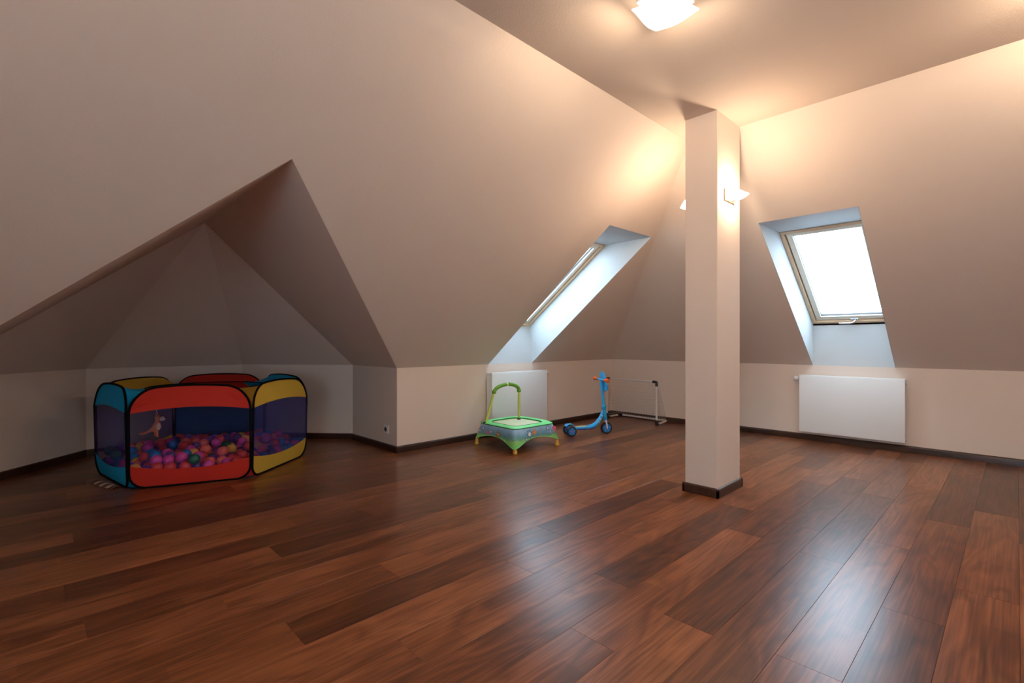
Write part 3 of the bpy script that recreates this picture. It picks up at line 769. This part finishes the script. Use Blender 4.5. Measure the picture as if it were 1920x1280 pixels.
def resample(pts, n):
    P = [Vector(p) for p in pts] + [Vector(pts[0])]; L = [0]
    for i in range(len(P)-1): L.append(L[-1] + (P[i+1]-P[i]).length)
    out_ = []
    for k_ in range(n):
        t_ = L[-1]*k_/n; i = max(j for j in range(len(L)-1) if L[j] <= t_); out_.append(P[i].lerp(P[i+1], (t_-L[i])/(L[i+1]-L[i])))
    return out_
tr96 = resample(top_r, 96); rows = []
def skirt_pt(p, f_):
    w = corner_w(p.x, p.y); zb = 0.128 - 0.072*w; out_ = 1 + (0.03 + 0.16*w)*f_
    return Vector((p.x*out_, p.y*out_, 0.226 + (zb-0.226)*f_ + 0.0))
for k_ in range(7): rows.append([skirt_pt(p, k_/6) for p in tr96] + [skirt_pt(tr96[0], k_/6)])
sk = MB().grid(rows).build('skirt', SK, tp, smooth=True)
MB().tube([skirt_pt(p, 1.0) for p in tr96], 0.003, 6, closed=True).build('skirt_hem', GRN, tp, smooth=True)
# prints on the two visible skirt sides (flowers, butterflies, suns)
PR = {c: simple('print_' + c, rgb, 0.6, noise=0.1, scale=80) for c, rgb in {'lilac': (0.30,0.28,0.52), 'blue': (0.07,0.22,0.45), 'pink': (0.65,0.13,0.22), 'orange': (0.80,0.30,0.05), 'brown': (0.33,0.10,0.03), 'white': (0.75,0.72,0.70)}.items()}
def skirt_side(side, a, f_):
    """side 0: the x=-h side, side 1: the y=-h side, a in -1..1"""
    h = 0.295; p = Vector((-h, a*0.25, 0)) if side == 0 else Vector((a*0.25, -h, 0))
    q0 = min(tr96, key=lambda t_: (t_.xy - p.xy).length); c = skirt_pt(q0, f_); n = Vector((-1,0,0.12)) if side == 0 else Vector((0,-1,0.12))
    return c + n.normalized()*0.004, n.normalized()
def disc(name, c, n, r, mat, petals=0):
    r *= 1.25
    u = n.cross(Vector((0,0,1))).normalized(); w = n.cross(u); pts = []; m_ = 30 if petals else 14
    for k_ in range(m_):
        a = 2*PI*k_/m_; rr = r*(0.62+0.38*math.cos(petals*a)) if petals else r; pts.append(c + (u*math.cos(a) + w*math.sin(a))*rr)
    return MB().prism(pts, n*0.0012).build(name, mat, sk)
for side, a, f_, r, kind in ((0,0.62,0.35,0.024,'lilac'),(0,0.86,0.50,0.022,'lilac'),(0,0.22,0.62,0.022,'lilac'),(0,-0.30,0.72,0.025,'brown'),(0,0.40,0.75,0.018,'pink'),
                            (1,-0.48,0.55,0.038,'blue'),(1,-0.14,0.50,0.028,'orange'),(1,0.52,0.25,0.022,'blue'),(1,0.66,0.58,0.020,'lilac'),(1,0.95,0.36,0.028,'pink'),(1,-0.66,0.85,0.018,'blue')):
    c, n = skirt_side(side, a, f_)
    if kind == 'lilac':
        disc('printed_flower', c, n, r, PR['lilac'], 5); disc('flower_centre', c + n*0.0015, n, r*0.3, PR['white'])
    elif kind == 'pink':
        u = n.cross(Vector((0,0,1))).normalized(); w = Vector((0,0,1))
        for s in (-1, 1):
            disc('butterfly_wing', c + u*r*0.5*s + w*r*0.3, n, r*0.55, PR['pink']); disc('butterfly_wing', c + u*r*0.4*s - w*r*0.45, n, r*0.4, PR['pink'])
    else:
        disc('printed_bloom', c, n, r, PR[kind], 7); disc('bloom_centre', c + n*0.0015, n, r*0.42, PR['white' if kind == 'blue' else 'orange'])
# legs with yellow feet
for sx_, sy_ in ((-1,1),(-1,-1),(1,-1),(1,1)):
    a = Vector((0.205*sx_, 0.205*sy_, 0.215)); c = Vector((0.290*sx_, 0.290*sy_, 0.055))
    lg = MB().tube([a, c], 0.011, 10).build('leg', LIME, tp, smooth=True)
    MB().lathe((0.290*sx_, 0.290*sy_, 0.0), (0,0,1), [(0.020,0),(0.023,0.004),(0.022,0.022),(0.016,0.036),(0.017,0.056),(0.012,0.066)], 16).build('foot', YLW, lg, smooth=True)
# handle
def TL(x, y, z):
    v = Vector((x - tr_c.x, y - tr_c.y)); a = math.radians(2.0)
    return Vector((v.x*math.cos(a) - v.y*math.sin(a), v.x*math.sin(a) + v.y*math.cos(a), z))
Lb, Lt, Rt, Rb = TL(3.232,3.745,0.20), TL(3.362,3.750,0.535), TL(3.690,3.715,0.530), TL(3.655,3.680,0.20)
hl = MB().tube([Lb, Lt], 0.014, 12).build('handle_post', LIME, tp, smooth=True)
hr = MB().tube([Rb, Rt], 0.014, 12).build('handle_post', LIME, tp, smooth=True)
for q0 in (Lb, Rb): MB().lathe((q0.x, q0.y, 0.215), (0,0,1), [(0.02,0),(0.02,0.012),(0.013,0.03)], 12).build('post_socket', 'black', tp, smooth=True)
def arch(t_):
    a, d = Lt, Rt; up_ = Vector((0,0,1)); b_ = Lt + (Lt-Lb).normalized()*0.10; c = Rt + (Rt-Rb).normalized()*0.10
    return a*(1-t_)**3 + b_*3*t_*(1-t_)**2 + c*3*t_*t_*(1-t_) + d*t_**3
MB().tube([arch(k_/20) for k_ in range(21)], 0.010, 10).build('handle_bar', LIME, tp, smooth=True)
MB().tube([arch(0.02+0.44*k_/12) for k_ in range(13)], 0.0195, 12).build('foam_grip', FOAM, tp, smooth=True)
MB().tube([arch(0.54+0.44*k_/12) for k_ in range(13)], 0.0195, 12).build('foam_grip', FOAM, tp, smooth=True)
for q0 in (Lt, Rt): MB().ball(q0, 0.024, 14, 9).build('joint_knob', FOAM, tp, smooth=True)

# ------------------------------------------------------------------ scooter
sc = empty('kick_scooter', (4.282, 3.501, 0), math.radians(-31.2)); tag(sc, 'blue three-wheeled toddler scooter with orange grips beside the goal', 'scooter')
SB = simple('scooter_blue', (0.025, 0.36, 0.72), 0.35); SD = simple('scooter_deep_blue', (0.02, 0.16, 0.50), 0.35); SP = simple('scooter_violet', (0.07, 0.04, 0.28), 0.4); SO = simple('orange_rubber', (0.80, 0.12, 0.02), 0.5); SW = simple('pale_fork', (0.62, 0.56, 0.66), 0.35)
PKR = simple('hub_red', (0.5, 0.03, 0.08), 0.4)
def wheel(x, y, r, w):
    t_ = MB().lathe((x, y-w/2, r), (0,1,0), [(r*0.70,0),(r*0.92,0.0),(r,w*0.28),(r,w*0.72),(r*0.92,w),(r*0.70,w)], 28).build('wheel', 'rubber', sc, smooth=True)
    MB().lathe((x, y-w/2-0.001, r), (0,1,0), [(r*0.70,0),(r*0.70,w+0.002)], 28).build('hub', SD, t_, smooth=True)
    for k_ in range(5):
        a = 2*PI*k_/5 + 0.3; c = Vector((x + r*0.42*math.cos(a), y, r + r*0.42*math.sin(a)))
        MB().obox(c, (math.cos(a),0,math.sin(a)), (-math.sin(a),0,math.cos(a)), (0,1,0), r*0.27, r*0.07, w/2+0.003).build('spoke', SB, t_)
    MB().lathe((x, y-w/2-0.006, r), (0,1,0), [(r*0.12,0),(r*0.20,0.003),(r*0.20,w+0.009),(r*0.12,w+0.012)], 14).build('axle_cap', PKR, t_, smooth=True)
wheel(0.0, -0.069, 0.057, 0.032); wheel(0.0, 0.069, 0.057, 0.032); wheel(0.444, 0.0, 0.068, 0.034)
MB().tube([(0,-0.05,0.057),(0,0.05,0.057)], 0.008, 10).build('rear_axle', 'steel', sc, smooth=True)
# deck sweeping up into the neck
path = [(-0.035,0.088),(0.05,0.086),(0.15,0.084),(0.24,0.088),(0.29,0.102),(0.33,0.132),(0.365,0.176),(0.392,0.225),(0.405,0.262)]
wid = [0.040,0.052,0.055,0.052,0.044,0.034,0.025,0.020,0.018]; thk = [0.010,0.012,0.013,0.014,0.016,0.018,0.018,0.017,0.016]
def sweep(name, mat, grow, dz, i0, i1):
    rows = []
    for i in range(i0, i1):
        x, z = path[i]; a = path[max(0,i-1)]; c = path[min(len(path)-1,i+1)]; d = Vector((c[0]-a[0], 0, c[1]-a[1])).normalized(); up_ = Vector((-d.z,0,d.x))
        o_ = Vector((x,0,z)) + up_*dz; row = []
        for k_ in range(17):
            a_ = 2*PI*k_/16; cx_ = math.copysign(abs(math.cos(a_))**0.5, math.cos(a_)); sx2 = math.copysign(abs(math.sin(a_))**0.5, math.sin(a_))
            row.append(o_ + Vector((0,1,0))*wid[i]*grow*cx_ + up_*thk[i]*sx2*grow)
        rows.append(row)
    mb = MB().grid(rows); n = len(rows)
    mb.f.append(tuple(range(15,-1,-1))); mb.f.append(tuple((n-1)*17 + k_ for k_ in range(16)))
    return mb.build(name, mat, sc, smooth=True)
sweep('deck', SB, 1.0, 0.0, 0, 9); sweep('deck_underside', SP, 0.97, -0.012, 0, 5)
MB().box(0.03, 0.20, -0.035, 0.035, 0.0955, 0.0995).build('grip_pad', simple('grip_tape', (0.45,0.34,0.16), 0.8, noise=0.35, scale=60), sc, bevel=0.0015)
for xx in (0.06, 0.19): MB().lathe((xx,-0.056,0.078), (0,-1,0), [(0.006,0),(0.006,0.004),(0.003,0.005)], 10).build('bolt', 'chrome', sc)
for k_ in range(4):   # pale print on the neck
    f_ = k_/3; x = 0.318 + 0.065*f_; z = 0.128 + 0.085*f_ - 0.012*math.sin(PI*f_)
    MB().obox((x,-0.030+0.010*f_,z), (0.6,0,0.8), (-0.8,0,0.6), (0,1,0), 0.007, 0.010, 0.0045).build('printed_mark', SW, sc, bevel=0.001)
# rear brake fender
rows = []
for k_ in range(9):
    a = math.radians(40 + 100*k_/8); row = []
    for j in range(7): row.append((0.0 + 0.072*math.cos(a), -0.036 + 0.072*j/6, 0.057 + 0.072*math.sin(a) + 0.004*math.sin(PI*j/6)))
    rows.append(row)
MB().grid(rows).build('brake_fender', SB, sc, smooth=True, solid=0.005)
# steering
A0, A1 = Vector((0.440,0,0.085)), Vector((0.376,0,0.640)); ax = (A1-A0).normalized()
at = lambda z: A0 + ax*((z - A0.z)/ax.z)
for s in (-1, 1): MB().tube([Vector((0.444, 0.026*s, 0.064)), at(0.130)+Vector((0,0.026*s,0)), at(0.165)+Vector((0,0.012*s,0))], [0.008,0.009,0.010], 10).build('fork_blade', SW, sc, smooth=True)
MB().lathe(at(0.155), ax, [(0.020,0),(0.024,0.005),(0.022,0.09),(0.019,0.125),(0.024,0.130),(0.026,0.150),(0.024,0.168),(0.016,0.175)], 18).build('head_tube', SB, sc, smooth=True)
MB().tube([at(0.31), at(0.62)], [0.0165,0.0145], 14).build('steering_post', SB, sc, smooth=True)
MB().tube([at(0.625)+Vector((0,-0.125,0)), at(0.625)+Vector((0,0.125,0))], 0.011, 12).build('handlebar', SB, sc, smooth=True)
for s in (-1, 1): MB().lathe(at(0.625)+Vector((0,0.10*s,0)), (0,s,0), [(0.015,0),(0.017,0.004),(0.016,0.035),(0.018,0.068),(0.024,0.073),(0.024,0.080),(0.014,0.086)], 16).build('grip', SO, sc, smooth=True)
pts = []
for k_ in range(48):     # two-lobed front plate
    a = 2*PI*k_/48; y = math.sin(a); z = math.cos(a)
    if z > 0: yy = 0.075*y*(1-0.25*(1-abs(y))*0) if abs(y) < 1 else 0.075*y
    w = 0.078 if z > 0.25 else (0.060 if z > 0.05 else 0.110)
    pts.append((0.0, w*y, 0.600 + 0.108*z))
def lobes():
    out_ = []
    for k_ in range(40):
        a = math.radians(-50 + 280*k_/39); out_.append((0.074*math.cos(a), 0.652 + 0.062*math.sin(a)))
    for k_ in range(40):
        a = math.radians(130 + 280*k_/39); out_.append((0.108*math.cos(a), 0.545 + 0.056*math.sin(a)))
    return out_
MB().prism([(at(z).x + 0.020, y, z) for y, z in lobes()], (0.010,0,0)).build('front_plate', SB, sc)

# ------------------------------------------------------------------ goal
gl_ = empty('toy_goal', (5.523, 3.124, 0)); tag(gl_, 'small white tube football goal with thin net standing in the room corner', 'goal')
GW = simple('white_tube', (0.66, 0.60, 0.56), 0.4, noise=0.03); NT = simple('net_cord', (0.42, 0.37, 0.34), 0.8)
g0 = Vector((0,0,0)); FR, FL = Vector((0,0,0)), Vector((0.086,0.800,0)); BRr, BLl = Vector((0.345,0.060,0)), Vector((0.395,0.800,0))
zt, zb = 0.552, 0.020; r_ = 0.0125; Z = Vector((0,0,1))
MB().tube([FR+Z*zb, FR+Z*zt], r_, 12).build('post', GW, gl_, smooth=True)
MB().tube([FL+Z*zb, FL+Z*zt], r_, 12).build('post', GW, gl_, smooth=True)
MB().tube([FR+Z*zt, FL+Z*zt], r_, 12).build('crossbar', GW, gl_, smooth=True)
MB().tube([FR+Z*zb, FR+Z*zb+(BRr-FR)*1.02], r_, 12).build('side_bar', GW, gl_, smooth=True)
MB().tube([FL+Z*zb, BLl+Z*zb], r_, 12).build('side_bar', GW, gl_, smooth=True)
MB().tube([BRr+Z*(zb+0.004), BLl+Z*(zb+0.004)], r_, 12).build('rear_bar', GW, gl_, smooth=True)
def elbow(p, a, b_):
    a, b_ = Vector(a).normalized(), Vector(b_).normalized(); q = 0.055
    MB().tube([p + a*q, p + a*0.012, p + (a+b_)*0.002, p + b_*0.012, p + b_*q], 0.0165, 12).build('corner_joint', 'black', gl_, smooth=True)
side = (FL-FR).normalized()
elbow(FR+Z*zt, side, -Z); elbow(FL+Z*zt, -side, -Z); elbow(FR+Z*zb, Z, BRr-FR); elbow(FL+Z*zb, Z, BLl-FL)
elbow(BLl+Z*(zb+0.002), FL-BLl, BRr-BLl)
MB().lathe(FR+(BRr-FR)*1.02+Z*zb, (BRr-FR).normalized(), [(0.014,0),(0.014,0.01),(0.008,0.014)], 12).build('end_cap', 'black', gl_, smooth=True)
net = MB(); nu_, nv_ = 17, 13
tp_ = lambda u_: (FR+Z*zt).lerp(FL+Z*zt, u_)
bt_ = lambda u_: (BRr+Z*zb).lerp(BLl+Z*zb, u_)
def npt(u_, v_):
    p = tp_(u_).lerp(bt_(u_), v_); p.z -= 0.06*math.sin(PI*v_)*(0.6+0.4*math.sin(PI*u_)); p.x += 0.035*math.sin(PI*v_); p.z = max(p.z, 0.012); return p
for i in range(nu_+1): net.tube([npt(i/nu_, j/10) for j in range(11)], 0.0010, 4, cap=False)
for j in range(1, nv_): net.tube([npt(i/12, j/nv_) for i in range(13)], 0.0010, 4, cap=False)
for base_f, base_b, u_ in ((FR, BRr, 0.0), (FL, BLl, 1.0)):
    for j in range(1, 11):
        v_ = j/11; a = (base_f+Z*zb).lerp(base_f+Z*zt, 1-v_); b_ = npt(u_, v_); net.tube([a, (a+b_)/2 - Z*0.006, b_], 0.0010, 4, cap=False)
    for j in range(1, 7):
        f_ = j/7; a = base_f.lerp(base_b, f_) + Z*zb; q = 1-f_; b_ = npt(u_, f_); net.tube([a, (a+b_)/2, b_], 0.0010, 4, cap=False)
net.build('net', NT, gl_, fix=False)
